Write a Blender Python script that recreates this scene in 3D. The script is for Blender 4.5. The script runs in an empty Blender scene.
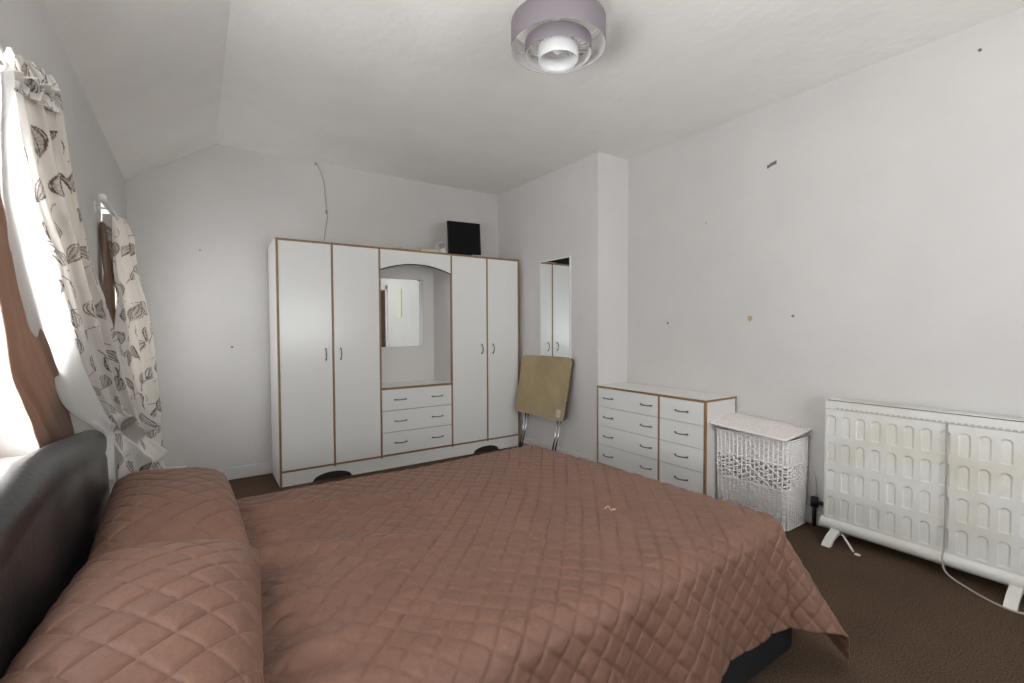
import bpy, bmesh, math, random
import numpy as np
from mathutils import Vector, Matrix, noise
random.seed(7)
PI = math.pi
COL = bpy.context.scene.collection

# ------------------------------------------------------------------ materials
def lin(c):
    return tuple((x/255/12.92 if x/255 <= .04045 else ((x/255+.055)/1.055)**2.4) for x in c)+(1,)

def mat(name, rgb, rough=.6, metal=0, spec=.5, bump=0, bscale=50, var=0, vscale=3, sheen=0, bdetail=4, rgb2=None):
    m = bpy.data.materials.new(name); m.use_nodes = True
    nt = m.node_tree; b = nt.nodes['Principled BSDF']
    b.inputs['Base Color'].default_value = lin(rgb)
    b.inputs['Roughness'].default_value = rough
    b.inputs['Metallic'].default_value = metal
    b.inputs['Specular IOR Level'].default_value = spec
    if sheen:
        b.inputs['Sheen Weight'].default_value = sheen
        b.inputs['Sheen Roughness'].default_value = .4
    tc = nt.nodes.new('ShaderNodeTexCoord')
    if var or rgb2:
        n = nt.nodes.new('ShaderNodeTexNoise'); n.inputs['Scale'].default_value = vscale; n.inputs['Detail'].default_value = 6
        n.inputs['Roughness'].default_value = .6
        nt.links.new(tc.outputs['Object'], n.inputs['Vector'])
        r = nt.nodes.new('ShaderNodeValToRGB')
        a = lin(rgb2) if rgb2 else tuple(x*(1-var) for x in lin(rgb)[:3])+(1,)
        c = lin(rgb) if rgb2 else tuple(min(1, x*(1+var)) for x in lin(rgb)[:3])+(1,)
        r.color_ramp.elements[0].color = a; r.color_ramp.elements[1].color = c
        r.color_ramp.elements[0].position = .35; r.color_ramp.elements[1].position = .65
        nt.links.new(n.outputs['Fac'], r.inputs['Fac']); nt.links.new(r.outputs['Color'], b.inputs['Base Color'])
    if bump:
        n = nt.nodes.new('ShaderNodeTexNoise'); n.inputs['Scale'].default_value = bscale; n.inputs['Detail'].default_value = bdetail
        nt.links.new(tc.outputs['Object'], n.inputs['Vector'])
        bp = nt.nodes.new('ShaderNodeBump'); bp.inputs['Strength'].default_value = bump; bp.inputs['Distance'].default_value = .01
        nt.links.new(n.outputs['Fac'], bp.inputs['Height']); nt.links.new(bp.outputs['Normal'], b.inputs['Normal'])
    return m

M = {}
M['wall'] = mat('wall_paint', (205, 202, 199), .75, bump=.3, bscale=9, bdetail=9, var=.025, vscale=1.8)
M['breast'] = mat('chimney_paint', (216, 212, 210), .75, bump=.18, bscale=10, bdetail=8, var=.02, vscale=2)
M['ceil'] = mat('ceiling_paint', (234, 231, 226), .85, bump=.3, bscale=16, bdetail=9, var=.03, vscale=2)
M['trim'] = mat('trim_gloss', (214, 210, 208), .35)
M['upvc'] = mat('window_plastic', (236, 236, 236), .3)
M['laminate'] = mat('white_laminate', (234, 234, 231), .22, spec=.5)
M['laminate_in'] = mat('white_laminate_inside', (220, 217, 214), .4)
M['wood'] = mat('wood_lipping', (146, 112, 78), .4, var=.12, vscale=18)
M['dark'] = mat('dark_gap', (45, 42, 42), .8)
M['gap'] = mat('drawer_gap', (105, 100, 98), .8)
M['pewter'] = mat('pewter', (108, 108, 112), .35, metal=.8)
M['chrome'] = mat('chrome_tube', (190, 190, 195), .22, metal=1)
M['leather'] = mat('black_leather', (40, 38, 40), .33, bump=.12, bscale=60, spec=.6)
M['divan'] = mat('black_fabric', (17, 16, 18), .9, bump=.2, bscale=300)
M['mattress'] = mat('mattress_ticking', (205, 200, 195), .8)
M['plastic_w'] = mat('white_plastic', (228, 226, 224), .4)
M['tvblack'] = mat('black_screen', (7, 7, 8), .5, spec=.2)
M['tvback'] = mat('black_plastic', (22, 22, 24), .45)
M['enamel'] = mat('white_enamel', (222, 221, 216), .38, rgb2=(206, 198, 178), vscale=2.3)
M['enamel'].node_tree.nodes['Color Ramp'].color_ramp.elements[0].position = .22
M['enamel'].node_tree.nodes['Color Ramp'].color_ramp.elements[1].position = .5
M['grille'] = mat('grille_slot', (192, 186, 176), .6)
M['pipe'] = mat('black_pipe', (28, 27, 28), .5)
M['cable'] = mat('grey_cable', (166, 162, 156), .5)
M['cablew'] = mat('white_cable', (205, 200, 192), .5)
M['wicker'] = mat('white_wicker', (238, 234, 232), .55, var=.05, vscale=30)
M['wicker_lid'] = mat('pinkish_white_wicker', (226, 219, 215), .6, var=.08, vscale=40)
M['shade_out'] = mat('mauve_grey_shade', (130, 121, 127), .6, bump=.1, bscale=300)
M['shade_in'] = mat('white_lining', (235, 232, 230), .6)
M['frost'] = mat('frosted_white', (218, 218, 218), .35)
M['bulb'] = mat('bulb_glass', (225, 225, 225), .2)
M['hard'] = mat('hardboard_top', (170, 152, 116), .5, var=.1, vscale=5, bump=.05)
M['hardedge'] = mat('dark_table_edge', (88, 76, 72), .5)
M['sticker'] = mat('paper_sticker', (205, 195, 180), .6)
M['doorbrown'] = mat('brown_door', (74, 40, 30), .4, var=.15, vscale=6)
M['pale_green'] = mat('pale_green', (206, 208, 176), .6)
M['browncurt'] = mat('brown_curtain', (140, 100, 80), .75, var=.08, vscale=12, sheen=.3)
M['cardboard'] = mat('beige_paper', (200, 184, 160), .7)
M['clear'] = mat('pale_clear_plastic', (205, 203, 200), .25)
M['spot_dark'] = mat('dark_scrap', (112, 106, 104), .8)
M['spot_tan'] = mat('tan_filler', (184, 158, 126), .8)
M['thread'] = mat('pale_thread', (200, 170, 150), .8)

# mirror
m = mat('mirror_silver', (235, 238, 238), .015, metal=1); M['mirror'] = m
# glass
m = bpy.data.materials.new('window_glass'); m.use_nodes = True; nt = m.node_tree
nt.nodes.remove(nt.nodes['Principled BSDF']); out = nt.nodes['Material Output']
t = nt.nodes.new('ShaderNodeBsdfTransparent'); g = nt.nodes.new('ShaderNodeBsdfGlossy'); g.inputs['Roughness'].default_value = .02
mx = nt.nodes.new('ShaderNodeMixShader'); mx.inputs[0].default_value = .06
nt.links.new(t.outputs[0], mx.inputs[1]); nt.links.new(g.outputs[0], mx.inputs[2]); nt.links.new(mx.outputs[0], out.inputs[0]); M['glass'] = m

# carpet: speckled brown-grey with worn patches
m = mat('carpet_pile', (82, 68, 56), .95, bump=.45, bscale=420, spec=.08); M['carpet'] = m
nt = m.node_tree; b = nt.nodes['Principled BSDF']; tc = nt.nodes['Texture Coordinate']
n1 = nt.nodes.new('ShaderNodeTexNoise'); n1.inputs['Scale'].default_value = 170; n1.inputs['Detail'].default_value = 3
n2 = nt.nodes.new('ShaderNodeTexNoise'); n2.inputs['Scale'].default_value = 3.5; n2.inputs['Detail'].default_value = 5
r1 = nt.nodes.new('ShaderNodeValToRGB'); r1.color_ramp.elements[0].color = lin((70, 55, 46)); r1.color_ramp.elements[1].color = lin((112, 94, 79))
r1.color_ramp.elements[0].position = .35; r1.color_ramp.elements[1].position = .68
r2 = nt.nodes.new('ShaderNodeValToRGB'); r2.color_ramp.elements[0].color = (.72, .72, .72, 1); r2.color_ramp.elements[1].color = (1.1, 1.06, 1.0, 1)
mm = nt.nodes.new('ShaderNodeMixRGB'); mm.blend_type = 'MULTIPLY'; mm.inputs[0].default_value = 1
for n in (n1, n2): nt.links.new(tc.outputs['Object'], n.inputs['Vector'])
nt.links.new(n1.outputs['Fac'], r1.inputs['Fac']); nt.links.new(n2.outputs['Fac'], r2.inputs['Fac'])
nt.links.new(r1.outputs['Color'], mm.inputs[1]); nt.links.new(r2.outputs['Color'], mm.inputs[2]); nt.links.new(mm.outputs[0], b.inputs['Base Color'])

# quilted fabric
m = mat('brown_quilt_fabric', (119, 87, 72), .56, var=.06, vscale=7, bump=.25, bscale=70, sheen=.06, spec=.35); M['quilt'] = m

# printed curtain fabric: the leaf print is stored per vertex as print (line) and fill
def print_mat(name, base):
    m = mat(name, base, .8, bump=.05, bscale=200); nt = m.node_tree; b = nt.nodes['Principled BSDF']
    a = nt.nodes.new('ShaderNodeAttribute'); a.attribute_name = 'print_line'
    f = nt.nodes.new('ShaderNodeAttribute'); f.attribute_name = 'print_fill'
    m1 = nt.nodes.new('ShaderNodeMixRGB'); m1.inputs[1].default_value = lin(base); m1.inputs[2].default_value = lin((196, 188, 180))
    m2 = nt.nodes.new('ShaderNodeMixRGB'); m2.inputs[2].default_value = lin((110, 94, 88))
    nt.links.new(f.outputs['Fac'], m1.inputs[0]); nt.links.new(m1.outputs[0], m2.inputs[1]); nt.links.new(a.outputs['Fac'], m2.inputs[0])
    nt.links.new(m2.outputs[0], b.inputs['Base Color'])
    # cloth lets some window light through
    tr = nt.nodes.new('ShaderNodeBsdfTranslucent'); nt.links.new(m2.outputs[0], tr.inputs['Color'])
    ms = nt.nodes.new('ShaderNodeMixShader'); ms.inputs[0].default_value = .25
    nt.links.new(b.outputs[0], ms.inputs[1]); nt.links.new(tr.outputs[0], ms.inputs[2])
    nt.links.new(ms.outputs[0], nt.nodes['Material Output'].inputs[0])
    return m
M['print'] = print_mat('leaf_print_cotton', (230, 226, 220))
def translucent(name, rgb, amt=.4):
    m = mat(name, rgb, .8); nt = m.node_tree
    tr = nt.nodes.new('ShaderNodeBsdfTranslucent'); tr.inputs['Color'].default_value = lin(rgb)
    ms = nt.nodes.new('ShaderNodeMixShader'); ms.inputs[0].default_value = amt
    nt.links.new(nt.nodes['Principled BSDF'].outputs[0], ms.inputs[1]); nt.links.new(tr.outputs[0], ms.inputs[2])
    nt.links.new(ms.outputs[0], nt.nodes['Material Output'].inputs[0]); return m
M['lining'] = translucent('white_curtain_lining', (250, 250, 249), .55)
M['browncurt'] = translucent('brown_voile', (146, 120, 104), .3)

# ------------------------------------------------------------------ mesh helpers
def link(name, me, m, parent=None):
    o = bpy.data.objects.new(name, me); COL.objects.link(o)
    if m is not None:
        if isinstance(m, (list, tuple)):
            for x in m: me.materials.append(x)
        else: me.materials.append(m)
    if parent: o.parent = parent
    return o

def obj(name, bm, m, parent=None, smooth=False):
    bmesh.ops.recalc_face_normals(bm, faces=bm.faces)
    me = bpy.data.meshes.new(name); bm.to_mesh(me); bm.free()
    if smooth:
        for p in me.polygons: p.use_smooth = True
    return link(name, me, m, parent)

def box(bm, x0, x1, y0, y1, z0, z1, bev=0, seg=2):
    g = bmesh.ops.create_cube(bm, size=1)
    vs = g['verts']
    for v in vs:
        v.co = Vector(((x0+x1)/2+v.co.x*(x1-x0), (y0+y1)/2+v.co.y*(y1-y0), (z0+z1)/2+v.co.z*(z1-z0)))
    if bev:
        es = list({e for v in vs for e in v.link_edges})
        bmesh.ops.bevel(bm, geom=es, offset=bev, segments=seg, affect='EDGES', profile=.5)
    return bm

def boxes(*bs, bev=0):
    bm = bmesh.new()
    for b in bs: box(bm, *b, bev=bev)
    return bm

def tube(bm, pts, r, seg=8, closed=False):
    pts = [Vector(p) for p in pts]; n = len(pts); rings = []
    rs = r if isinstance(r, (list, tuple)) else [r]*n
    up = None
    for i, p in enumerate(pts):
        if closed: t = (pts[(i+1) % n]-pts[i-1]).normalized()
        else: t = (pts[min(i+1, n-1)]-pts[max(i-1, 0)]).normalized()
        if up is None:
            up = Vector((0, 0, 1)) if abs(t.z) < .9 else Vector((1, 0, 0))
        a = t.cross(up)
        if a.length < 1e-5: a = t.cross(Vector((0, 1, 0)))
        a.normalize(); b2 = a.cross(t).normalized(); up = b2
        rings.append([bm.verts.new(p+(a*math.cos(2*PI*k/seg)+b2*math.sin(2*PI*k/seg))*rs[i]) for k in range(seg)])
    m = n if closed else n-1
    for i in range(m):
        A, B = rings[i], rings[(i+1) % n]
        for k in range(seg): bm.faces.new((A[k], A[(k+1) % seg], B[(k+1) % seg], B[k]))
    if not closed:
        bm.faces.new(rings[0][::-1]); bm.faces.new(rings[-1])
    return bm

def smooth_path(ctrl, n=10):
    P = [Vector(c) for c in ctrl]; P = [P[0]*2-P[1]]+P+[P[-1]*2-P[-2]]; out = []
    for i in range(1, len(P)-2):
        for k in range(n):
            t = k/n; a, b, c, d = P[i-1:i+3]
            out.append(.5*((2*b)+(c-a)*t+(2*a-5*b+4*c-d)*t*t+(3*b-a-3*c+d)*t**3))
    out.append(P[-2]); return out

def lathe(bm, prof, c, seg=64, closed=True):
    rings = [[bm.verts.new((c[0]+r*math.cos(2*PI*k/seg), c[1]+r*math.sin(2*PI*k/seg), z)) for k in range(seg)] for r, z in prof]
    m = len(rings) if closed else len(rings)-1
    for i in range(m):
        A, B = rings[i], rings[(i+1) % len(rings)]
        for k in range(seg): bm.faces.new((A[k], A[(k+1) % seg], B[(k+1) % seg], B[k]))
    return bm

def prism(bm, poly, axis, a, b):
    """extrude a 2-D outline along an axis ('x','y','z') from a to b"""
    def P(u, v, w):
        return {'x': (w, u, v), 'y': (u, w, v), 'z': (u, v, w)}[axis]
    A = [bm.verts.new(P(u, v, a)) for u, v in poly]; B = [bm.verts.new(P(u, v, b)) for u, v in poly]
    n = len(poly)
    f1 = bm.faces.new(A); f2 = bm.faces.new(B[::-1])
    for i in range(n): bm.faces.new((A[i], B[i], B[(i+1) % n], A[(i+1) % n]))
    bmesh.ops.triangulate(bm, faces=[f1, f2])
    return bm

def grid_mesh(name, P, m, parent=None, smooth=True, attrs=None, close_u=False, flip=False, matidx=None):
    """P: array (nu, nv, 3)"""
    nu, nv = P.shape[:2]
    idx = np.arange(nu*nv).reshape(nu, nv)
    if close_u: idx = np.vstack([idx, idx[:1]])
    a, b, c, d = idx[:-1, :-1], idx[1:, :-1], idx[1:, 1:], idx[:-1, 1:]
    F = np.stack([a, b, c, d] if not flip else [a, d, c, b], -1).reshape(-1, 4)
    me = bpy.data.meshes.new(name)
    me.vertices.add(nu*nv); me.vertices.foreach_set('co', P.reshape(-1).astype(np.float32))
    me.loops.add(F.size); me.loops.foreach_set('vertex_index', F.reshape(-1).astype(np.int32))
    me.polygons.add(len(F)); me.polygons.foreach_set('loop_start', np.arange(0, F.size, 4, dtype=np.int32))
    me.polygons.foreach_set('loop_total', np.full(len(F), 4, dtype=np.int32))
    if smooth: me.polygons.foreach_set('use_smooth', np.ones(len(F), dtype=bool))
    if matidx is not None: me.polygons.foreach_set('material_index', matidx.reshape(-1).astype(np.int32))
    me.update(calc_edges=True)
    for k, v in (attrs or {}).items():
        at = me.attributes.new(k, 'FLOAT', 'POINT'); at.data.foreach_set('value', v.reshape(-1).astype(np.float32))
    return link(name, me, m, parent)

def solid(o, th, off=0):
    md = o.modifiers.new('thickness', 'SOLIDIFY'); md.thickness = th; md.offset = off; return o

def tag(o, label, cat, group=None):
    o['label'] = label; o['category'] = cat
    if group: o['group'] = group
    return o
def struct(o): o['kind'] = 'structure'; return o
def thing(name, loc, label, cat, group=None):
    o = bpy.data.objects.new(name, None); COL.objects.link(o); o.location = loc; o.empty_display_size = .05
    return tag(o, label, cat, group)
def under(root):
    """re-express children (built in world coordinates) relative to the root"""
    for ch in root.children:
        off = root.location.copy()
        if ch.type == 'MESH': ch.data.transform(Matrix.Translation(-off)); shift_kids(ch, off)
def shift_kids(ch, off):
    for g in ch.children:
        if g.type == 'MESH': g.data.transform(Matrix.Translation(-off))
        shift_kids(g, off)

def snoise(X, Y, Z, sc, seed=0):
    """cheap smooth noise from summed sines"""
    rs = np.random.RandomState(seed); out = 0
    for k in range(9):
        d = rs.normal(size=3); d /= np.linalg.norm(d); f = sc*(.6+1.2*rs.rand()); out = out+np.sin((X*d[0]+Y*d[1]+Z*d[2])*f+rs.rand()*6.28)
    return out/4.5

# ------------------------------------------------------------------ room
XL, XR, YB, YF, ZC = -.4026, 3.222, 4.4914, -1.15, 2.7286
XS, ZK = .1668, 2.3462            # sloped ceiling: starts XS, knee height ZK
XB, YBN = 2.855, 2.9065           # chimney breast face and near corner
struct(obj('floor', boxes((XL-.3, XR+.3, YF-.2, YB+.3, -.1, 0)), M['carpet']))
# wall with rectangular openings
def wall_with_holes(name, axis, a, b, u0, u1, z0, z1, holes, m):
    bm = bmesh.new(); us = sorted({u0, u1, *[h[0] for h in holes], *[h[1] for h in holes]})
    for i in range(len(us)-1):
        p, q = us[i], us[i+1]; hs = sorted([h for h in holes if h[0] <= p+1e-6 and h[1] >= q-1e-6], key=lambda h: h[2])
        z = z0
        for h in hs:
            if h[2] > z+1e-6: box(bm, *((a, b, p, q) if axis == 'x' else (p, q, a, b)), z, h[2])
            z = h[3]
        if z < z1-1e-6: box(bm, *((a, b, p, q) if axis == 'x' else (p, q, a, b)), z, z1)
    bmesh.ops.remove_doubles(bm, verts=bm.verts, dist=1e-5)
    return struct(obj(name, bm, m))
WFILL = (.55, 2.35, .9, 2.2); D1 = (-1.1, -.5, 0, 2.02)  # first opening is added behind the camera to let in fill light
W1 = (-.1, 2.0, .86, 1.93); W2 = (3.33, 4.1, .86, 1.93)
wall_with_holes('wall_left', 'x', XL-.25, XL, YF-.2, YB+.2, 0, ZK, [W1, W2], M['wall'])
# back wall follows the sloped ceiling
bm = bmesh.new(); prism(bm, [(XL-.25, 0), (XR+.3, 0), (XR+.3, ZC+.1), (XS, ZC+.1), (XS, ZC), (XL, ZK), (XL-.25, ZK)], 'y', YB, YB+.2)
struct(obj('wall_back', bm, M['wall']))
wall_with_holes('wall_right', 'x', XR, XR+.2, YF-.2, YB+.2, 0, ZC+.1, [D1], M['wall'])
struct(obj('wall_chimney', boxes((XB, XR+.05, YBN, YB+.05, 0, ZC+.02), bev=.004), M['breast']))
wall_with_holes('wall_front', 'y', YF-.2, YF, XL-.25, XR+.2, 0, ZC+.1, [WFILL], M['wall'])
bm = bmesh.new(); prism(bm, [(XL-.25, ZK), (XL, ZK), (XS, ZC), (XR+.2, ZC), (XR+.2, ZC+.2), (XL-.25, ZC+.2)], 'y', YF-.2, YB+.2)
struct(obj('ceiling', bm, M['ceil']))

# skirting
struct(obj('baseboard_back', boxes((XL, .53, YB-.016, YB, 0, .1), (2.815, XB, YB-.016, YB, 0, .1), bev=.004), M['trim']))
struct(obj('baseboard_right', boxes((XR-.016, XR, D1[1]+.08, YBN, 0, .1), bev=.004), M['trim']))
struct(obj('baseboard_chimney', boxes((XB-.016, XB, YBN-.016, YB, 0, .1), (XB-.016, XR, YBN-.016, YBN, 0, .1), bev=.004), M['trim']))
struct(obj('baseboard_left', boxes((XL, XL+.014, YF, YB, 0, .1), bev=.004), M['trim']))

def window(name, axis, u0, u1, z0, z1, a, outdir, mull):
    """frame set in the wall's depth; a = plane position"""
    o = bpy.data.objects.new(name, None); COL.objects.link(o); struct(o)
    bm = bmesh.new(); w = .05; d0, d1 = a, a+outdir*.06
    lo, hi = min(d0, d1), max(d0, d1)
    def bb(p, q, r, s): box(bm, *((lo, hi, p, q) if axis == 'x' else (p, q, lo, hi)), r, s, bev=.006)
    bb(u0, u1, z0, z0+w); bb(u0, u1, z1-w, z1); bb(u0, u0+w, z0, z1); bb(u1-w, u1, z0, z1)
    for mu in mull: bb(mu-.035, mu+.035, z0, z1)
    bb(u0, u1, z1-.36, z1-.31)
    obj('window_frame', bm, M['upvc'], o)
    mid = (lo+hi)/2; bm = bmesh.new()
    box(bm, *((mid-.003, mid+.003, u0+.02, u1-.02) if axis == 'x' else (u0+.02, u1-.02, mid-.003, mid+.003)), z0+.02, z1-.02)
    obj('window_pane', bm, M['glass'], o)
    return o
window('window_1', 'x', W1[0], W1[1], W1[2], W1[3], XL-.10, -1, [.95])
window('window_2', 'x', W2[0], W2[1], W2[2], W2[3], XL-.10, -1, [])
window('window_added_fill', 'y', WFILL[0], WFILL[1], WFILL[2], WFILL[3], YF-.12, -1, [1.4])  # added unseen window, there only to bring light in from behind the camera
# sills
struct(obj('trim_1', boxes((XL-.1, XL+.012, W1[0], W1[1], W1[2]-.02, W1[2]+.008), bev=.004), M['trim']))
struct(obj('trim_2', boxes((XL-.1, XL+.012, W2[0], W2[1], W2[2]-.02, W2[2]+.008), bev=.004), M['trim']))
# door behind the camera, with its architrave
struct(obj('trim_3', boxes((XR-.02, XR+.005, D1[0]-.05, D1[0], 0, 2.1), (XR-.02, XR+.005, D1[1], D1[1]+.08, 0, 2.1), (XR-.02, XR+.005, D1[0]-.05, D1[1]+.08, 2.02, 2.1), bev=.004), M['trim']))
d = bpy.data.objects.new('door_1', None); COL.objects.link(d); struct(d)
obj('door_leaf', boxes((XR+.05, XR+.09, D1[0], D1[1], 0, 2.02), bev=.003), M['doorbrown'], d)
bm = bmesh.new(); tube(bm, smooth_path([(XR+.05, D1[1]-.07, 1.0), (XR+.01, D1[1]-.07, 1.0), (XR+.0, D1[1]-.09, 1.0), (XR+.0, D1[1]-.18, 1.0)], 5), .008)
obj('door_handle', bm, M['chrome'], d, True)

# ------------------------------------------------------------------ handles
def bow_handle(c, along, out, length=.085, stand=.026):
    """bow pull: c centre on the face, along and out unit vectors"""
    c = Vector(c); al = Vector(along); ou = Vector(out); bm = bmesh.new(); pts = []; rs = []
    for k in range(17):
        t = -1+2*k/16
        pts.append(c+al*(t*length/2)+ou*(stand*(1-abs(t)**2.6)+.002)); rs.append(.0032+.0022*abs(t)**4+.001*(1-t*t))
    tube(bm, pts, rs, 8)
    for s in (-1, 1):
        p = c+al*(s*length/2)
        tube(bm, [p, p+ou*.005], .007, 10)
    return bm

# ------------------------------------------------------------------ wardrobe
WX = [.5293, .944, 1.339, 2.03, 2.425, 2.8124]; WY, WZ, WB = 4.0225, 1.9473, YB-.02
w = thing('wardrobe', (1.67, 4.25, 0), 'long white wardrobe with brown edging and an arched mirror bay against the back wall', 'wardrobe')
t_ = .016
bm = boxes((WX[0], WX[0]+t_, WY+.02, WB, 0, WZ-.001), (WX[5]-t_, WX[5], WY+.02, WB, 0, WZ-.001),
           (WX[2]-.01, WX[2]+.01, WY+.02, WB, .1, WZ-.01), (WX[3]-.01, WX[3]+.01, WY+.02, WB, .1, WZ-.01),
           (WX[0]+t_, WX[5]-t_, WY+.02, WB, WZ-t_, WZ), (WX[0]+t_, WX[5]-t_, WY+.02, WB, .1, .1177),
           (WX[0]+t_, WX[2]-.01, WY+.34, WB, .1177, WZ-t_), (WX[3]+.01, WX[5]-t_, WY+.34, WB, .1177, WZ-t_))
obj('carcass', bm, M['laminate_in'], w)
# bay: back panel, counter, arch
obj('bay_back', boxes((WX[2]+.01, WX[3]-.01, WY+.385, WY+.395, .7, WZ-t_)), M['laminate_in'], w)
ct = obj('bay_counter', boxes((WX[2]+.01, WX[3]-.01, WY+.012, WY+.385, .702, .719), bev=.001), M['laminate'], w)
bm = bmesh.new(); e = .0075
for x in WX: box(bm, (x if x != WX[0] else x+e)-e-(e if x == WX[5] else 0), (x if x != WX[0] else x+e)+e-(e if x == WX[5] else 0), WY-.001, WY+.021, .1 if x not in (WX[0], WX[5]) else 0, WZ, bev=.0015)
box(bm, WX[0], WX[5], WY-.002, WY+.021, WZ-.015, WZ+.001, bev=.0015)
box(bm, WX[0], WX[5], WY-.002, WY+.021, .111, .1245, bev=.0015)
box(bm, WX[2], WX[3], WY-.003, WY+.014, .703, .7205, bev=.0015)
obj('wood_edging', bm, M['wood'], w)
# arched top panel of the bay
x0, x1 = WX[2]+e, WX[3]-e; ar = [(x0+(x1-x0)*k/28, 1.757+.066*(1-(2*k/28-1)**2)) for k in range(29)]
bm = bmesh.new(); prism(bm, ar+[(x1, WZ-.015), (x0, WZ-.015)], 'y', WY+.002, WY+.018)
obj('arch_panel', bm, M['laminate'], w)
bm = bmesh.new(); tube(bm, [(p[0], WY+.004, p[1]-.003) for p in ar], .0055, 6); obj('arch_edging', bm, M['dark'], w, True)
mi = obj('bay_mirror', boxes((1.462, 1.905, WY+.377, WY+.385, 1.064, 1.72), bev=.001), M['mirror'], w); mi['label'] = 'small rectangular mirror'
# plinth with two arch cut-outs at the floor
xs = np.linspace(WX[0]+e*2, WX[5]-e*2, 240)
def cut(x): return max(.0, *[h*max(0, 1-((x-cx)/(wd/2))**2)**.5 for cx, wd, h in ((.925, .31, .062), (2.41, .30, .058))])
bm = bmesh.new(); V = [[bm.verts.new((x, y, z)) for (y, z) in ((WY+.004, cut(x)), (WY+.004, .111), (WY+.02, .111), (WY+.02, cut(x)))] for x in xs]
for p_, q_ in zip(V[:-1], V[1:]):
    for k in range(4): bm.faces.new((p_[k], p_[(k+1) % 4], q_[(k+1) % 4], q_[k]))
bm.faces.new(V[0]); bm.faces.new(V[-1])
obj('plinth', bm, M['laminate'], w)
obj('plinth_hollow_shade', boxes((WX[0]+t_, WX[5]-t_, WY+.028, WY+.032, 0, .1)), M['dark'], w)  # dark sheet painted as the shade in the hollow behind the cut-outs
# doors
for i, (a, b, hx) in enumerate([(WX[0]+e*2, WX[1]-e, .885), (WX[1]+e, WX[2]-e, 1.003), (WX[3]+e, WX[4]-e, 2.36), (WX[4]+e, WX[5]-e*2, 2.49)]):
    dr = obj('door', boxes((a+.001, b-.001, WY+.001, WY+.018, .126, WZ-.016), bev=.0015), M['laminate'], w)
    obj('handle', bow_handle((hx, WY+.001, 1.034), (0, 0, 1), (0, -1, 0), .088), M['pewter'], dr, True)
zz = [.125, .3205, .5135, .703]
for k in range(3):
    dr = obj('drawer', boxes((WX[2]+e+.001, WX[3]-e-.001, WY+.001, WY+.018, zz[k]+.0025, zz[k+1]-.0025), bev=.0015), M['laminate'], w)
    for hx in (1.515, 1.875): obj('handle', bow_handle((hx, WY+.001, (zz[k]+zz[k+1])/2+.0), (1, 0, 0), (0, -1, 0), .105), M['pewter'], dr, True)
obj('drawer_backing', boxes((WX[2]+.01, WX[3]-.01, WY+.022, WY+.026, .12, .7)), M['gap'], w)
under(w)

# ------------------------------------------------------------------ chest of drawers
DX0, DX1, DY0, DY1, DZ = 2.8378, 3.2, 1.8717, 2.9, .7486; DM = 2.257
c = thing('chest_of_drawers', (3.0, 2.39, 0), 'wide white chest of drawers with brown wood edging against the right wall', 'chest of drawers')
bm = boxes((DX0+.02, DX1, DY0, DY0+t_, 0, DZ-.016), (DX0+.02, DX1, DY1-t_, DY1, 0, DZ-.016), (DX0+.02, DX1, DM-.008, DM+.008, 0, DZ-.016), (DX1-.006, DX1, DY0, DY1, .05, DZ-.016),
           (DX0+.02, DX0+.03, DY0, DY1, 0, .08))
obj('carcass', bm, M['laminate_in'], c)
obj('top', boxes((DX0+.012, DX1+.01, DY0+.001, DY1-.001, DZ-.016, DZ), bev=.001), M['laminate'], c)
bm = boxes((DX0, DX0+.02, DY0, DY0+.014, 0, DZ), (DX0, DX0+.02, DY1-.014, DY1, 0, DZ), (DX0, DX0+.02, DM-.008, DM+.008, .06, DZ),
           (DX0-.001, DX0+.013, DY0, DY1, DZ-.015, DZ+.0005), (DX0, DX1+.011, DY0-.001, DY0+.003, DZ-.015, DZ+.0005), (DX0, DX0+.02, DY0, DY1, .075, .088), bev=.001)
obj('wood_edging', bm, M['wood'], c)
zz = [.09, .253, .413, .574, .733]
for k in range(4):
    for (a, b, hs) in [(DM+.009, DY1-.015, (2.77, 2.375)), (DY0+.015, DM-.009, (2.06,))]:
        dr = obj('drawer', boxes((DX0+.001, DX0+.018, a, b, zz[k]+.0015, zz[k+1]-.0015), bev=.0012), M['laminate'], c)
        for hy in hs: obj('handle', bow_handle((DX0+.001, hy, (zz[k]+zz[k+1])/2), (0, 1, 0), (-1, 0, 0), .1), M['pewter'], dr, True)
obj('drawer_backing', boxes((DX0+.021, DX0+.024, DY0+.016, DY1-.016, .08, DZ-.018)), M['gap'], c)
under(c)

# ------------------------------------------------------------------ wall mirror and folding table
mm_ = thing('wall_mirror', (XB, 3.475, 1.35), 'tall narrow frameless mirror fixed to the chimney breast above the folding table', 'mirror')
obj('glass', boxes((XB-.012, XB-.002, 3.262, 3.69, .82, 1.885), bev=.0015), M['mirror'], mm_)
bm = boxes((XB-.014, XB-.001, 3.247, 3.262, .80, 1.9), (XB-.014, XB-.001, 3.69, 3.704, .80, 1.9), (XB-.014, XB-.001, 3.262, 3.69, 1.885, 1.9), (XB-.014, XB-.001, 3.262, 3.69, .80, .815), bev=.002)
fr = obj('rim', bm, M['plastic_w'], mm_); under(mm_)

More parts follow.
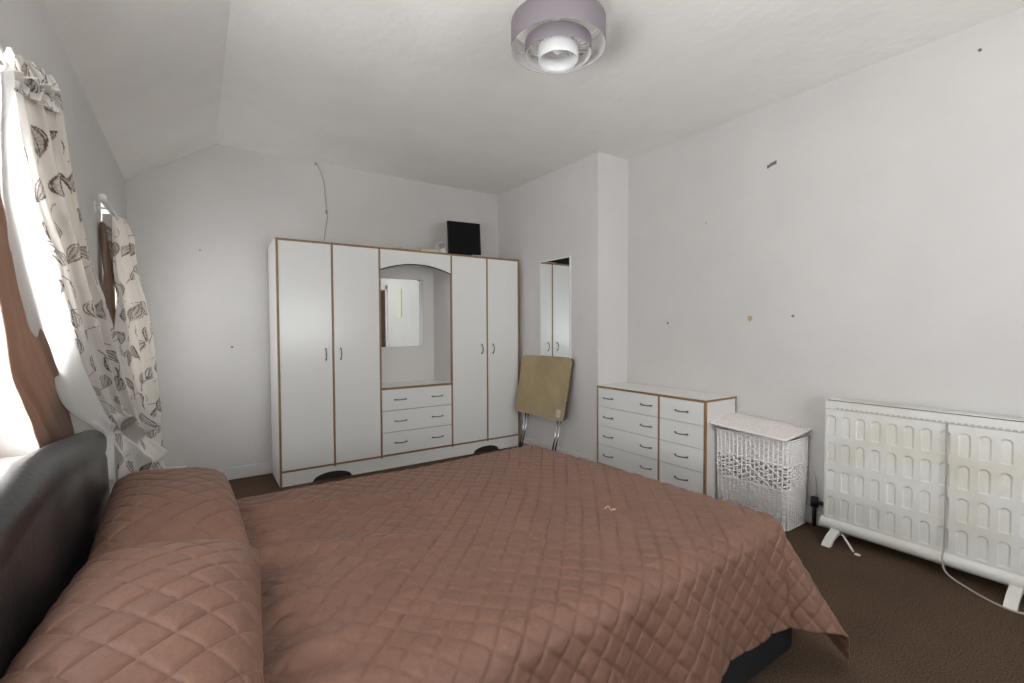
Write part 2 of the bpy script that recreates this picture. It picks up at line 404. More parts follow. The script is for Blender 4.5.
tb = thing('folding_table', (2.65, 3.58, 0), 'folded card table with an olive-tan hardboard top leaning on the chimney breast', 'table')
def lean(z, d=0):  # point on the table's slope
    return 2.842-(.965-z)*.20-d
bm = bmesh.new()
Y0, Y1, Za, Zb, rc = 3.19, 3.95, .40, .965, .045
pl = []
for cx, cy, a0 in [(Y1-rc, Zb-rc, 0), (Y0+rc, Zb-rc, 90), (Y0+rc, Za+rc, 180), (Y1-rc, Za+rc, 270)]:
    for k in range(7):
        a = math.radians(a0+k*15); pl.append((cx+rc*math.cos(a), cy+rc*math.sin(a)))
def slope_slab(poly, d0, d1):
    bm = bmesh.new(); A = [bm.verts.new((lean(z, d0), y, z)) for y, z in poly]; B = [bm.verts.new((lean(z, d1), y, z)) for y, z in poly]; n = len(poly)
    bm.faces.new(A); bm.faces.new(B[::-1])
    for i in range(n): bm.faces.new((A[i], B[i], B[(i+1) % n], A[(i+1) % n]))
    return bm
obj('tabletop', slope_slab(pl, .022, .030), M['hard'], tb)
pl2 = [((y-3.5775)*.992+3.5775, (z-.68)*.992+.68) for y, z in pl]
obj('apron', slope_slab(pl2, -.006, .0215), M['hardedge'], tb)
obj('sticker', slope_slab([(3.235, .43), (3.295, .43), (3.295, .50), (3.235, .50)], .0302, .0308), M['sticker'], tb)
for y in (3.80, 3.30):
    for dy in (0, -.045):
        bm = bmesh.new(); tube(bm, [(lean(.46, -.012), y+dy, .46), (lean(.012, -.008+.012), y+dy*.7, .012)], .0085, 10); obj('leg', bm, M['chrome'], tb, True)
bm = bmesh.new(); tube(bm, [(lean(.1, 0.004), 3.30, .1), (lean(.1, .004), 3.80, .1)], .007, 8); obj('crossbar', bm, M['chrome'], tb, True)
under(tb)

# ------------------------------------------------------------------ objects on the wardrobe
tv = thing('monitor', (2.22, 4.12, WZ), 'small flat black monitor standing on top of the wardrobe', 'monitor')
bm = bmesh.new(); box(bm, -.187, .187, -.012, .012, .012, .325, bev=.004); obj('screen', bm, M['tvblack'], tv)
bm = bmesh.new(); box(bm, -.15, .15, .012, .034, .04, .27, bev=.008); obj('casing', bm, M['tvback'], tv)
bm = bmesh.new(); tube(bm, [(0, .02, .01), (0, .028, .12)], .018, 10); obj('neck', bm, M['tvback'], tv)
bm = bmesh.new(); box(bm, -.25, .06, -.03, .11, -.001, .008, bev=.003); obj('stand_base', bm, M['tvback'], tv)
tv.location = (2.232, 4.12, WZ+.012); tv.rotation_euler = (0, math.radians(-2.6), math.radians(4))

bm = bmesh.new(); pts = []
for k in range(90):
    a = k/90*2*PI*3; r = .042+.006*math.sin(k*.7); pts.append((1.955+r*math.cos(a), 4.09+.018*math.sin(k*.3), WZ+.074+r*math.sin(a)*.72+.0))
tube(bm, pts, .0045, 6)
tag(obj('cable_coil', bm, M['clear'], None, True), 'pale coiled cable standing beside the black monitor on the wardrobe', 'cable')
bm = bmesh.new(); lathe(bm, [(.001, WZ+.001), (.032, WZ+.001), (.036, WZ+.018), (.030, WZ+.034), (.014, WZ+.040), (.001, WZ+.041)], (1.962, 4.06), 20, closed=False)
tag(obj('tape_roll', bm, M['clear'], None, True), 'small pale roll under the coiled cable on the wardrobe', 'roll')
# crumpled beige paper and flat card
def crumple(name, x0, x1, y0, y1, z, h, m, seed, label, cat):
    nx, ny = 26, 18; X, Y = np.meshgrid(np.linspace(x0, x1, nx), np.linspace(y0, y1, ny), indexing='ij')
    U = (X-x0)/(x1-x0); V = (Y-y0)/(y1-y0)
    Z = z+.002+h*np.abs(snoise(X, Y, X*0, 38, seed))*np.clip(4*U*(1-U)+.1, 0, 1)*np.clip(.4+2*V*(1-V), 0, 1)
    o = grid_mesh(name, np.stack([X, Y, Z], -1), m, smooth=False); solid(o, .003, 1); return tag(o, label, cat)
crumple('paper_sheet', 1.43, 1.64, 4.05, 4.2, WZ, .038, M['cardboard'], 4, 'crumpled beige paper lying on the wardrobe above the arched mirror bay', 'paper')
bm = boxes((1.74, 1.93, 4.06, 4.26, WZ+.001, WZ+.03), bev=.003)
tag(obj('cardboard_folder', bm, M['cardboard'], None), 'flat tan cardboard packet on the wardrobe left of the cable coil', 'packet')

# ------------------------------------------------------------------ bed
BX0, BX1, BY0, BY1, BZ = -.27, 1.81, .84, 2.225, .545
def foot_taper(x, y): return x-.17*max(0, min(1, (y-.95)/1.28))**1.2*max(0, min(1, (x-.5)/1.3))
bed = thing('bed', (.75, 1.53, 0), 'double bed with a black padded leather headboard and black divan base', 'bed')
# headboard with arched rolled top
ny = 120; Ys = np.linspace(.62, 2.35, ny); prof = []
xb, xf = -.376, -.285; rr = (xf-xb)/2
n_arc = 14
def hb_ring(y):
    u = (y-1.485)/.865; zt = .955-.082*(u*u+.004)**.62
    zt -= .012*max(0, (abs(u)-.97)/.03)**2
    sw = .0
    edge = max(0, (abs(u)-.98)/.02); ins = .012*edge*edge
    pts = [(xb+ins, .03), (xb+ins, zt-rr)]
    for k in range(1, n_arc): a = PI-PI*k/n_arc; pts.append(((xb+xf)/2+(rr-ins)*math.cos(a), zt-rr+(rr*.95)*math.sin(a)))
    cr = .006*math.sin(y*19)*.4
    pts += [(xf-ins, zt-rr), (xf-.001-ins, zt-rr-.03), (xf-.006-ins, zt-rr-.05), (xf-.002-ins+cr, zt-rr-.07), (xf+.004-ins+cr, .62), (xf+.004-ins, .45), (xf-ins-.01, .2), (xf-ins-.01, .03)]
    return [(p[0], y, p[1]) for p in pts]
P = np.array([hb_ring(y) for y in Ys])
P[..., 0] += .0022*snoise(P[..., 0], P[..., 1], P[..., 2], 22, 3)*np.clip((P[..., 2]-.4)*4, 0, 1)
hb = grid_mesh('headboard', np.concatenate([P, P[:, :1]], 1), M['leather'], bed)
bm = bmesh.new()
for r_ in (hb_ring(Ys[0]), hb_ring(Ys[-1])):
    vs = [bm.verts.new(v) for v in r_]; f = bm.faces.new(vs); bmesh.ops.triangulate(bm, faces=[f])
hm = bmesh.new(); hm.from_mesh(hb.data)
me2 = bpy.data.meshes.new('caps'); bm.to_mesh(me2); bm.free(); hm.from_mesh(me2)
bmesh.ops.remove_doubles(hm, verts=hm.verts, dist=1e-4); bmesh.ops.recalc_face_normals(hm, faces=hm.faces); hm.to_mesh(hb.data); hm.free(); bpy.data.meshes.remove(me2)
# divan base
bm = bmesh.new(); box(bm, BX0, BX1+.065, BY0+.01, BY1-.01, .012, .30, bev=.03, seg=3)
for v in bm.verts: v.co.x = foot_taper(v.co.x, v.co.y)
obj('divan_base', bm, M['divan'], bed, True)
bm = bmesh.new(); box(bm, BX0, BX1-.015, BY0+.015, BY1-.015, .30, BZ-.03, bev=.045, seg=4)
for v in bm.verts: v.co.x = foot_taper(v.co.x, v.co.y)
obj('mattress', bm, M['mattress'], bed, True)
under(bed)

# ------------------------------------------------------------------ quilting
def quilt_h(u, v, p, amp):
    a = np.abs(np.sin(PI*(u+v)/p/math.sqrt(2))); b = np.abs(np.sin(PI*(u-v)/p/math.sqrt(2)))
    return amp*(.72*(1-np.exp(-np.minimum(a, b)/.13))+.28*np.sqrt(a*b))
def normals(P):
    du = np.gradient(P, axis=0); dv = np.gradient(P, axis=1); n = np.cross(du, dv)
    return n/np.maximum(np.linalg.norm(n, axis=-1, keepdims=True), 1e-9)

# bedspread: cloth coordinates s (towards the foot) and t (across), folded over the edges
R = .075; DROPN, DROPF = .40, .44
st = .0052
s = np.arange(BX0+.02, BX1-R+DROPF+R*PI/2-R+.02, st); tt = np.arange(BY0+R-DROPN-.02, BY1-R+.42, st)
S, T = np.meshgrid(s, tt, indexing='ij')
ex = np.maximum(0, S-(BX1-R)); n_ = np.maximum(0, (BY0+R)-T); f_ = np.maximum(0, T-(BY1-R))
bx = np.minimum(S, BX1-R); by = np.clip(T, BY0+R, BY1-R)
b_ = n_+f_; sgn = np.where(n_ > 0, -1., 1.)
r = np.hypot(ex, b_); phi = np.arctan2(b_, ex)
cr = np.sin(2*phi)**2*(r > 0)*(ex > 0)*(b_ > 0)
hang = np.clip((r-.05)/.3, 0, 1)
alpha = .08+.50*np.abs(np.sin(2*phi))**1.3*(ex > 0)*(b_ > 0)+.06*np.sin(S*11+.6)*(ex <= 0)+(.13+.05*np.sin(T*12))*(b_ <= 0)
alpha = alpha+.10*np.sin(6*phi+.5)*cr
q = R*PI/2; rest = np.maximum(0, r-q); ra = np.minimum(r, q)/R
outd = R*np.sin(ra)+rest*np.sin(alpha); down = R*(1-np.cos(ra))+rest*np.cos(alpha)
X = bx+outd*np.cos(phi)*(r > 0); Y = by+sgn*outd*np.sin(phi)*(r > 0)
# folds along the hanging sides
fold = hang*(.010*np.sin(S*23+2.5*np.sin(S*3))*(ex <= 0)); Y = Y+sgn*fold*(b_ > 0)
fold2 = hang*(.010*np.sin(T*24+2*np.sin(T*5))*(b_ <= 0)); X = X+fold2*(ex > 0)
Z = BZ+.008-down
top = 1-np.clip(r/.12, 0, 1)
# lie of the cloth on the mattress: gentle swell, creases beside the pillows
def ridge(d, w_): return np.exp(-(d/w_)**2)
sw = .010*snoise(S, T, S*0, 3.2, 11)+.0045*snoise(S, T, S*0, 10, 12)
sw -= .018*np.clip((S-.6)/1.2, 0, 1)*top*0
d1 = (T-(2.02-.36*(S-.15)))            # long soft crease running from the far pillow
sw += .017*ridge(d1, .035)*np.exp(-((S-.45)/.42)**2)
d2 = (T-(1.60-.42*(S-.2)))
sw += .014*ridge(d2, .03)*np.exp(-((S-.33)/.25)**2)
d3 = (T-(1.72-.5*(S-.2)))
sw -= .010*ridge(d3, .04)*np.exp(-((S-.3)/.22)**2)
# dip and gathered folds at the pillows' foot side
pil = np.exp(-((S-.20)/.07)**2)
sw += pil*(.012*np.sin(T*34+3*np.sin(T*7))+.004*np.sin(T*90))
sw += .045*np.clip((.17-S)/.14, 0, 1)**1.3*0
Z = Z+sw*top
# foot-corner hem rises a little, then the tip drops
X = X-.17*np.clip((Y-.95)/1.28, 0, 1)**1.2*np.clip((X-.5)/1.3, 0, 1)
P = np.stack([X, Y, Z], -1)
N = normals(P); N *= np.sign((N[..., 2:3]*top[..., None]+(1-top[..., None])*((N[..., :1]*np.cos(phi)[..., None])+(N[..., 1:2]*(sgn*np.sin(phi))[..., None])))+1e-9)
wob = .006*snoise(S, T, S*0, 9, 5)
amp = .0082*(1-.5*np.clip(pil, 0, 1))*(1+.25*snoise(S, T, S*0, 14, 21))
P = P+N*(quilt_h(S+wob, T+wob*.7, .058, amp)+.0011*snoise(S, T, S*0, 70, 8)+.0007*snoise(S, T, S*0, 150, 9))[..., None]
P[..., 2] = np.maximum(P[..., 2], .03)
P[..., 0] = np.maximum(P[..., 0], -.262)
bs = grid_mesh('bedspread', P, M['quilt']); solid(bs, .006, -1)
tag(bs, 'brown diamond-quilted bedspread draped over the bed with its corner hanging at the foot', 'bedspread')

# pillows in quilted shams
def pillow(name, cx, cy, lx, ly, th, z0, tilt, rz, seed, label, pinch=.06):
    nu, nv = 130, 230
    u = np.linspace(-1, 1, nu); v = np.linspace(-1, 1, nv)
    U, V = np.meshgrid(np.sign(u)*np.abs(u)**.85, np.sign(v)*np.abs(v)**.85, indexing='ij')
    edge = (1-np.abs(U)**3.2)*(1-np.abs(V)**2.7); e_ = np.clip(edge, 0, 1)**.48
    px = U*(lx/2)*(1-pinch*(1-np.abs(V)**2)*np.abs(U)**4*0-pinch*V**2*0); py = V*(ly/2)*(1-pinch*.5*(1-U*U)*0)
    px = px*(1-.05*np.cos(V*PI/2)*0); 
    out = []
    for sgn_ in (1, -1):
        base = th*(.62 if sgn_ > 0 else .38)*e_*sgn_
        wr = (.006*snoise(px, py, px*0, 13, seed)+.0025*snoise(px, py, px*0, 40, seed+1))*e_
        qh = quilt_h(px+.008*snoise(px, py, px*0, 8, seed+2), py, .070, .0095)*np.clip(e_*1.5, 0, 1) if sgn_ > 0 else 0
        pk = .006*np.sin(py*80)*np.exp(-((np.abs(U)-.96)/.07)**2)*(1 if sgn_ > 0 else 0)
        h = base+wr+qh+pk
        out.append(np.stack([px, py, h], -1))
    A = out[0]; Bq = out[1]
    full = np.concatenate([A, Bq[:, ::-1]], 1)
    rot = Matrix.Translation((cx, cy, z0)) @ Matrix.Rotation(rz, 4, 'Z') @ Matrix.Rotation(tilt, 4, 'Y')
    o = grid_mesh(name, full, M['quilt'])
    bm = bmesh.new(); bm.from_mesh(o.data); bmesh.ops.remove_doubles(bm, verts=bm.verts, dist=.0008); bmesh.ops.recalc_face_normals(bm, faces=bm.faces)
    bm.to_mesh(o.data); bm.free(); o.matrix_world = rot
    for p_ in o.data.polygons: p_.use_smooth = True
    return tag(o, label, 'pillow')
pillow('pillow', -.083, 1.15, .385, .80, .165, BZ+.078, math.radians(8), math.radians(-5), 31, 'brown quilted pillow nearest the viewer against the black headboard')
pillow('pillow', -.075, 1.985, .37, .82, .155, BZ+.072, math.radians(6), math.radians(2), 47, 'brown quilted pillow farther along the headboard, beside the hanging curtain hem')

# little pale thread on the bedspread
bm = bmesh.new(); tube(bm, smooth_path([(1.262, 1.25, .566), (1.278, 1.245, .574), (1.27, 1.225, .568), (1.285, 1.215, .570), (1.29, 1.235, .566)], 6), .0018, 5)
tag(obj('loose_thread', bm, M['thread'], None, True), 'tiny pale loose thread lying on the middle of the bedspread', 'thread')

# ------------------------------------------------------------------ curtains
def spline_rows(C, n):
    C = np.array(C, float); m_ = len(C); d = np.r_[0, np.cumsum(np.linalg.norm(np.diff(C, axis=0), axis=1))]; d /= d[-1]
    tq = np.linspace(0, 1, n); Cp = np.vstack([2*C[0]-C[1], C, 2*C[-1]-C[-2]]); outp = []
    for t0 in tq:
        i = min(np.searchsorted(d, t0, 'right')-1, m_-2); f = (t0-d[i])/max(d[i+1]-d[i], 1e-9)
        a, b, c_, e1 = Cp[i], Cp[i+1], Cp[i+2], Cp[i+3]
        outp.append(.5*(2*b+(c_-a)*f+(2*a-5*b+4*c_-e1)*f*f+(3*b-a-3*c_+e1)*f**3))
    return np.array(outp)

def leaf_print(Uc, Vc, seed, cell=(.10, .122)):
    """outlined leaves scattered over cloth coordinates in metres"""
    line = np.zeros_like(Uc); fill = np.zeros_like(Uc); rs = random.Random(seed)
    for i in range(-1, int(Uc.max()/cell[0])+2):
        for j in range(-1, int(Vc.max()/cell[1])+2):
            cx = (i+.5+(.5 if j % 2 else 0)+rs.uniform(-.15, .15))*cell[0]; cy = (j+.5+rs.uniform(-.15, .15))*cell[1]
            a = rs.choice([1, -1])*PI/2+rs.uniform(-.75, .75); L = rs.uniform(.040, .050); Wd = L*rs.uniform(.42, .55); kind = rs.random()
            x = (Uc-cx)*math.cos(a)+(Vc-cy)*math.sin(a); y = -(Uc-cx)*math.sin(a)+(Vc-cy)*math.cos(a)
            y = y-6*x*x*(1 if kind > .5 else -1)*.9
            wdt = Wd*np.clip(1-(x/L)**2, 0, 1)**.75*(1+.35*x/L); inside = (np.abs(x) < L) & (np.abs(y) < wdt)
            dist = wdt-np.abs(y)
            ln = inside & (dist < .0034)
            w2 = wdt*.62; dd = w2-np.abs(y-.002); ln2 = inside & (np.abs(dd) < .0016) & (np.abs(x) < L*.72)
            vein = inside & (np.abs(y) < .0014)
            hat = inside & (dd > 0) & (y > 0) & (np.sin(x*700) > .5) if kind < .6 else inside & False
            st_ = (np.abs(y+10*x*x*.3) < .0018) & (x < -L*.95) & (x > -L*1.9)
            line[ln | ln2 | vein | st_] = 1; line[hat] = np.maximum(line[hat], .45); fill[inside & (dd > 0)] = .8 if kind < .6 else .35
    return line, fill

def drape(name, Lc, Rc, m, parent, nrow, ncol, cloth_w, pleats, amp, seed, pattern=True, bunch=None, th=.003, ph=0):
    Lp = spline_rows(Lc, nrow); Rp = spline_rows(Rc, nrow)
    a = np.linspace(0, 1, ncol)[None, :]; v = np.linspace(0, 1, nrow)[:, None]
    D = Rp-Lp; nrm = np.stack([D[:, 1], -D[:, 0], D[:, 2]*0], -1); nrm /= np.maximum(np.linalg.norm(nrm, axis=1, keepdims=True), 1e-6)
    tx = D/np.maximum(np.linalg.norm(D, axis=1, keepdims=True), 1e-6)
    ph_ = 2*PI*pleats*(a+.05*np.sin(5*v+seed))+1.2*np.sin(v*4+seed)+ph
    am = amp*(1-(.75 if name == 'brown_curtain' else .35)*v)*(.8+.3*np.sin(a*9+seed))
    off = am*np.sin(ph_)+.3*am*np.sin(2.3*ph_+seed)
    P = Lp[:, None]+D[:, None]*a[..., None]+nrm[:, None]*off[..., None]+tx[:, None]*(am*.5*np.cos(ph_)*np.sin(PI*a))[..., None]
    if bunch:
        for (vc, vw, h) in bunch:
            wv = np.exp(-((v-vc-.02*np.sin(a*7+seed))/vw)**2)
            P = P+nrm[:, None]*(h*wv*(1+.6*np.sin(a*11+seed)))[..., None]
            P[..., 2] += (-.35*h*wv*np.cos(a*8))
    P = P+nrm[:, None]*(.003*snoise(P[..., 0], P[..., 1], P[..., 2], 28, seed))[..., None]
    attrs = {}
    if pattern:
        length = np.r_[0, np.cumsum(np.linalg.norm(np.diff((Lp+Rp)/2, axis=0), axis=1))][:, None]
        Uc = a*cloth_w+length*0; Vc = length+a*0
        ln, fl = leaf_print(Uc, Vc, seed); attrs = {'print_line': ln, 'print_fill': fl}
    o = grid_mesh(name, P, m, parent, attrs=attrs); solid(o, th, 0); return o

LIN = [(-.317,1.4,1.779),(-.321,1.42,1.729),(-.329,1.45,1.57),(-.333,1.48,1.49),(-.34,1.52,1.411),(-.35,1.63,1.316),(-.36,1.78,1.212),(-.368,1.95,1.12),(-.368,2.1,1.013),(-.36,2.25,.940),(-.325,2.42,.850),(-.312,2.44,.737),(-.314,2.44,.649)]
BND = [(-.307,1.42,1.795),(-.319,1.48,1.754),(-.32,1.58,1.612),(-.327,1.72,1.513),(-.326,1.82,1.449),(-.329,1.92,1.357),(-.321,2.02,1.253),(-.314,2.15,1.126),(-.306,2.25,1.036),(-.296,2.33,.962),(-.284,2.46,.842),(-.279,2.48,.735),(-.282,2.48,.632)]
RGT = [(-.254,1.5,1.802),(-.265,1.6,1.791),(-.269,1.78,1.652),(-.268,1.92,1.551),(-.265,2.02,1.46),(-.255,2.12,1.376),(-.242,2.24,1.245),(-.219,2.36,1.096),(-.197,2.44,.979),(-.179,2.52,.869),(-.166,2.6,.757),(-.142,2.64,.664),(-.122,2.66,.6)]
cu = thing('curtain', (-.3, 1.95, 0), 'large white leaf-print curtain pulled aside behind the headboard, nearest the viewer', 'curtain')
drape('printed_cloth', BND, RGT, M['print'], cu, 460, 170, .34, 3.2, .018, 3, True, bunch=[(.845, .02, .034), (.89, .018, -.022), (.94, .02, .03)])
drape('lining', LIN, BND, M['lining'], cu, 220, 30, .2, .6, .006, 5, False, bunch=[(.86, .03, .012)])
# gathered heading tape above the rod
HL = [(-.325,1.46,1.855),(-.318,1.45,1.82),(-.312,1.44,1.765)]; HR = [(-.262,1.52,1.835),(-.256,1.53,1.80),(-.256,1.56,1.765)]
drape('heading', HL, HR, M['print'], cu, 60, 110, .45, 4.5, .013, 9, True)
under(cu)

C2L = [(-.375,3.28,1.86),(-.372,3.27,1.70),(-.362,3.3,1.522),(-.349,3.3,1.383),(-.336,3.3,1.216),(-.325,3.3,.97),(-.306,3.3,.693),(-.298,3.3,.40)]
C2R = [(-.333,3.62,1.90),(-.296,3.7,1.819),(-.289,3.75,1.666),(-.264,3.75,1.499),(-.229,3.75,1.234),(-.21,3.75,.972),(-.194,3.75,.746),(-.19,3.75,.42)]
cv = thing('curtain', (-.3, 3.5, 0), 'white leaf-print curtain hanging from the far rod in the back left corner', 'curtain')
drape('printed_cloth', C2L, C2R, M['print'], cv, 460, 170, .42, 3.6, .022, 8, True)
under(cv)
# rods
def rod(y0, y1, label):
    bm = bmesh.new(); z = 1.87; x = -.347
    tube(bm, [(x, y0, z), (x, y1, z)], .0085, 12)
    o = tag(obj('curtain_rod', bm, M['plastic_w'], None, True), label, 'curtain rod', None)
    for yy in (y0, y1):
        bm = bmesh.new(); bmesh.ops.create_uvsphere(bm, u_segments=14, v_segments=10, radius=.017, matrix=Matrix.Translation((x, yy, z))); obj('finial', bm, M['plastic_w'], o, True)
    for yy in (y0+.2, y1-.06):
        bm = bmesh.new(); tube(bm, [(XL+.001, yy, z-.012), (x, yy, z-.012)], .005, 8); box(bm, XL, XL+.006, yy-.014, yy+.014, z-.04, z+.02, bev=.002); obj('bracket', bm, M['plastic_w'], o, True)
rod(-.25, 1.64, 'white curtain rod over the near window, at the left edge')
rod(2.93, 4.2, 'white curtain rod with round end over the far window')
# brown inner curtains
BRL = [(-.33,1.3,1.80),(-.331,1.32,1.518),(-.334,1.36,1.369),(-.337,1.42,1.248),(-.342,1.5,1.135),(-.372,1.76,1.0),(-.386,1.92,.907),(-.388,1.97,.82)]
BRR = [(-.345,1.45,1.80),(-.350,1.47,1.553),(-.355,1.55,1.41),(-.357,1.65,1.298),(-.357,1.78,1.165),(-.357,1.9,1.039),(-.357,2.0,.925)]
BRR = [(-.345,1.45,1.80),(-.350,1.49,1.553),(-.355,1.60,1.41),(-.357,1.74,1.298),(-.357,1.92,1.165),(-.372,2.18,1.02),(-.386,2.40,.87),(-.388,2.45,.80)]
bc = drape('brown_curtain', BRL, BRR, M['browncurt'], None, 180, 70, .4, 3.0, .008, 12, False)
tag(bc, 'brown sheer inner curtain gathered behind the near leaf-print curtain', 'curtain')
B2L = [(-.385,3.18,1.80),(-.385,3.18,1.4),(-.38,3.2,1.0)]; B2R = [(-.372,3.38,1.80),(-.362,3.40,1.4),(-.355,3.4,1.0)]
bc2 = drape('brown_curtain', B2L, B2R, M['browncurt'], None, 80, 50, .3, 3.0, .007, 14, False)
tag(bc2, 'brown inner curtain seen as a thin strip beside the far leaf-print curtain', 'curtain')

# ------------------------------------------------------------------ laundry basket
def basket():
    x0, x1, y0, y1, H = 2.948, 3.192, 1.40, 1.845, .565
    root = thing('laundry_basket', ((x0+x1)/2, (y0+y1)/2, 0), 'white wicker laundry basket with a lid between the chest of drawers and the radiator', 'basket')
    def outline(z):
        k = .006+.018*(z/H)   # flares upward
        return x0-k*.5, x1+k*.3, y0-k*.6, y1+k*.6
    def perim(z, n, off=0.):
        a, b, c_, d_ = outline(z); a -= off; b += off; c_ -= off; d_ += off
        rc = .03; segs = []
        for (cx, cy, a0) in [(b-rc, d_-rc, 0), (a+rc, d_-rc, 90), (a+rc, c_+rc, 180), (b-rc, c_+rc, 270)]:
            for k in range(6): an = math.radians(a0+k*18); segs.append((cx+rc*math.cos(an), cy+rc*math.sin(an)))
        segs = np.array(segs+[segs[0]]); dd = np.r_[0, np.cumsum(np.hypot(*np.diff(segs, axis=0).T))]
        tq = np.linspace(0, dd[-1], n, endpoint=False)
        px = np.interp(tq, dd, segs[:, 0]); py = np.interp(tq, dd, segs[:, 1])
        return px, py
    NST = 50; NP = NST*4
    def strands(z0_, z1_, pitch, r_, amp, name, wav=0):
        bm = bmesh.new(); z = z0_; i = 0
        while z < z1_:
            px, py = perim(z, NP); qx, qy = perim(z, NP, 1.)
            nx, ny_ = qx-px, qy-py; nl = np.hypot(nx, ny_); nx /= nl; ny_ /= nl
            ph = PI*np.arange(NP)/4+i*PI
            o_ = amp*np.sin(ph+PI/8)
            zz_ = z+wav*np.sin(np.arange(NP)*2*PI/NP*19+i*2.1)+.0012*np.sin(np.arange(NP)*.21+i*1.7)
            pts = [(px[k]+nx[k]*o_[k], py[k]+ny_[k]*o_[k], zz_[k]) for k in range(NP)]
            tube(bm, pts, r_, 5, closed=True); z += pitch; i += 1
        return obj(name, bm, M['wicker'], root, True)
    strands(.014, .235, .0088, .0044, .0036, 'lower_weave')
    strands(.256, .395, .0195, .0058, .0080, 'middle_weave', .006)
    strands(.414, .548, .0088, .0044, .0036, 'upper_weave')
    bm = bmesh.new()
    pts0 = perim(.01, NST, .0035); pts1 = perim(.55, NST, .0035)
    for k in range(NST):
        tube(bm, [(pts0[0][k], pts0[1][k], .006), (pts1[0][k], pts1[1][k], .555)], .0046, 6)
    obj('stakes', bm, M['wicker'], root, True)
    bm = bmesh.new()
    for z in (.008, .243, .402, .552):
        px, py = perim(z, 90, .003); tube(bm, list(zip(px, py, [z]*90)), .0062, 7, closed=True)
    px, py = perim(.0, 90)
    obj('bands', bm, M['wicker'], root, True)
    # lid
    z = .570; a, b, c_, d_ = 2.885, 3.205, 1.378, 1.866
    nx_, ny2 = 120, 190; Xg, Yg = np.meshgrid(np.linspace(a, b, nx_), np.linspace(c_, d_, ny2), indexing='ij')
    Ux = (Xg-a)/(b-a); Uy = (Yg-c_)/(d_-c_)
    Zg = z+.004+.005*np.sin(Xg*2*PI/.014+PI*np.floor(Yg/.018))*np.abs(np.sin(Yg*PI/.018))+.006*snoise(Xg, Yg, Xg*0, 18, 2)+.010*np.sin(PI*Ux)*np.sin(PI*Uy)+.026*Ux+.026*Uy
    lid = grid_mesh('lid', np.stack([Xg, Yg, Zg], -1), M['wicker_lid'], root); solid(lid, .01, -1)
    bm = bmesh.new(); loop = []
    for (p, q) in [((a, c_), (b, c_)), ((b, c_), (b, d_)), ((b, d_), (a, d_)), ((a, d_), (a, c_))]:
        for k in range(24): t = k/24; xx = p[0]+(q[0]-p[0])*t; loop.append((xx, p[1]+(q[1]-p[1])*t, z+.026*(xx-a)/(b-a)+.026*(p[1]+(q[1]-p[1])*t-c_)/(d_-c_)))
    tube(bm, loop, .0075, 8, closed=True); obj('lid_rim', bm, M['wicker'], lid, True)
    # frayed canes sticking up at the back
    for (xx, yy, dz, dy) in [(3.17, 1.85, .035, -.07), (3.18, 1.78, .02, -.08), (3.18, 1.70, .022, -.06), (3.18, 1.45, .022, -.04), (3.17, 1.42, .016, .05)]:
        zl = z+.026*(xx-a)/(b-a)+.026*(yy-c_)/(d_-c_)
        bm = bmesh.new(); tube(bm, smooth_path([(xx, yy, zl+.004), (xx+.005, yy+dy*.4, zl+.01+dz), (xx-.01, yy+dy, zl+.012)], 5), .0028, 5)
        obj('loose_cane', bm, M['wicker_lid'], lid, True)
    under(root)
basket()

# ------------------------------------------------------------------ radiator
rx, ry1, ry0 = 3.075, 1.247, .36
ra_ = thing('radiator', (3.12, .8, 0), 'white freestanding panel radiator with embossed arches standing by the right wall', 'radiator')
# embossed front panel
py_ = np.arange(ry0+.004, ry1-.003, .0025); pz = np.arange(.118, .765, .0025)
Yg, Zg = np.meshgrid(py_, pz, indexing='ij'); H = np.zeros_like(Yg)
for ci in range(13):
    yc = 1.210-.0713*ci
    if yc < ry0+.02: continue
    for zt in (.724, .566, .404, .246):
        hw, hh = .0185, .112
        dy = np.abs(Yg-yc); dz = Zg-(zt-hw)
        inside = np.where(dz > 0, hw-np.hypot(dy, dz), hw-dy); inside = np.minimum(inside, Zg-(zt-hh))
        g_ = np.clip(inside/.006+.5, 0, 1); g_ = g_*g_*(3-2*g_)
        # pressed in deepest at the top, running out flush at the bottom
        H = np.maximum(H, g_*(.35+.65*np.clip((Zg-(zt-hh))/hh, 0, 1)))
P = np.stack([rx+.0065*H, Yg, Zg], -1)
fp = grid_mesh('front_panel', P, M['enamel'], ra_, flip=True); solid(fp, .002, -1)
# casing behind, top ledge with scalloped notches
bm = boxes((rx+.016, 3.17, ry0, ry1, .06, .812), bev=.006); obj('casing', bm, M['enamel'], ra_)
bm = boxes((rx, rx+.018, ry0, ry1, .765, .812), (rx, rx+.018, ry1-.005, ry1, .118, .77), (rx, rx+.018, ry0, ry0+.005, .118, .77), bev=.0018)
obj('top_rail', bm, M['enamel'], ra_)
bm = bmesh.new(); k = 0
y = ry1-.065
while y > ry0+.03:
    prism(bm, [(y-.009, .766), (y-.009, .770), (y-.006, .776), (y+.006, .776), (y+.009, .770), (y+.009, .766)], 'x', rx-.0012, rx+.002); y -= .0237
obj('vent_slots', bm, M['grille'], ra_)
bm = boxes((rx+.012, 3.165, ry0+.008, ry1-.008, .812, .8165)); obj('top_grille', bm, M['dark'], ra_)
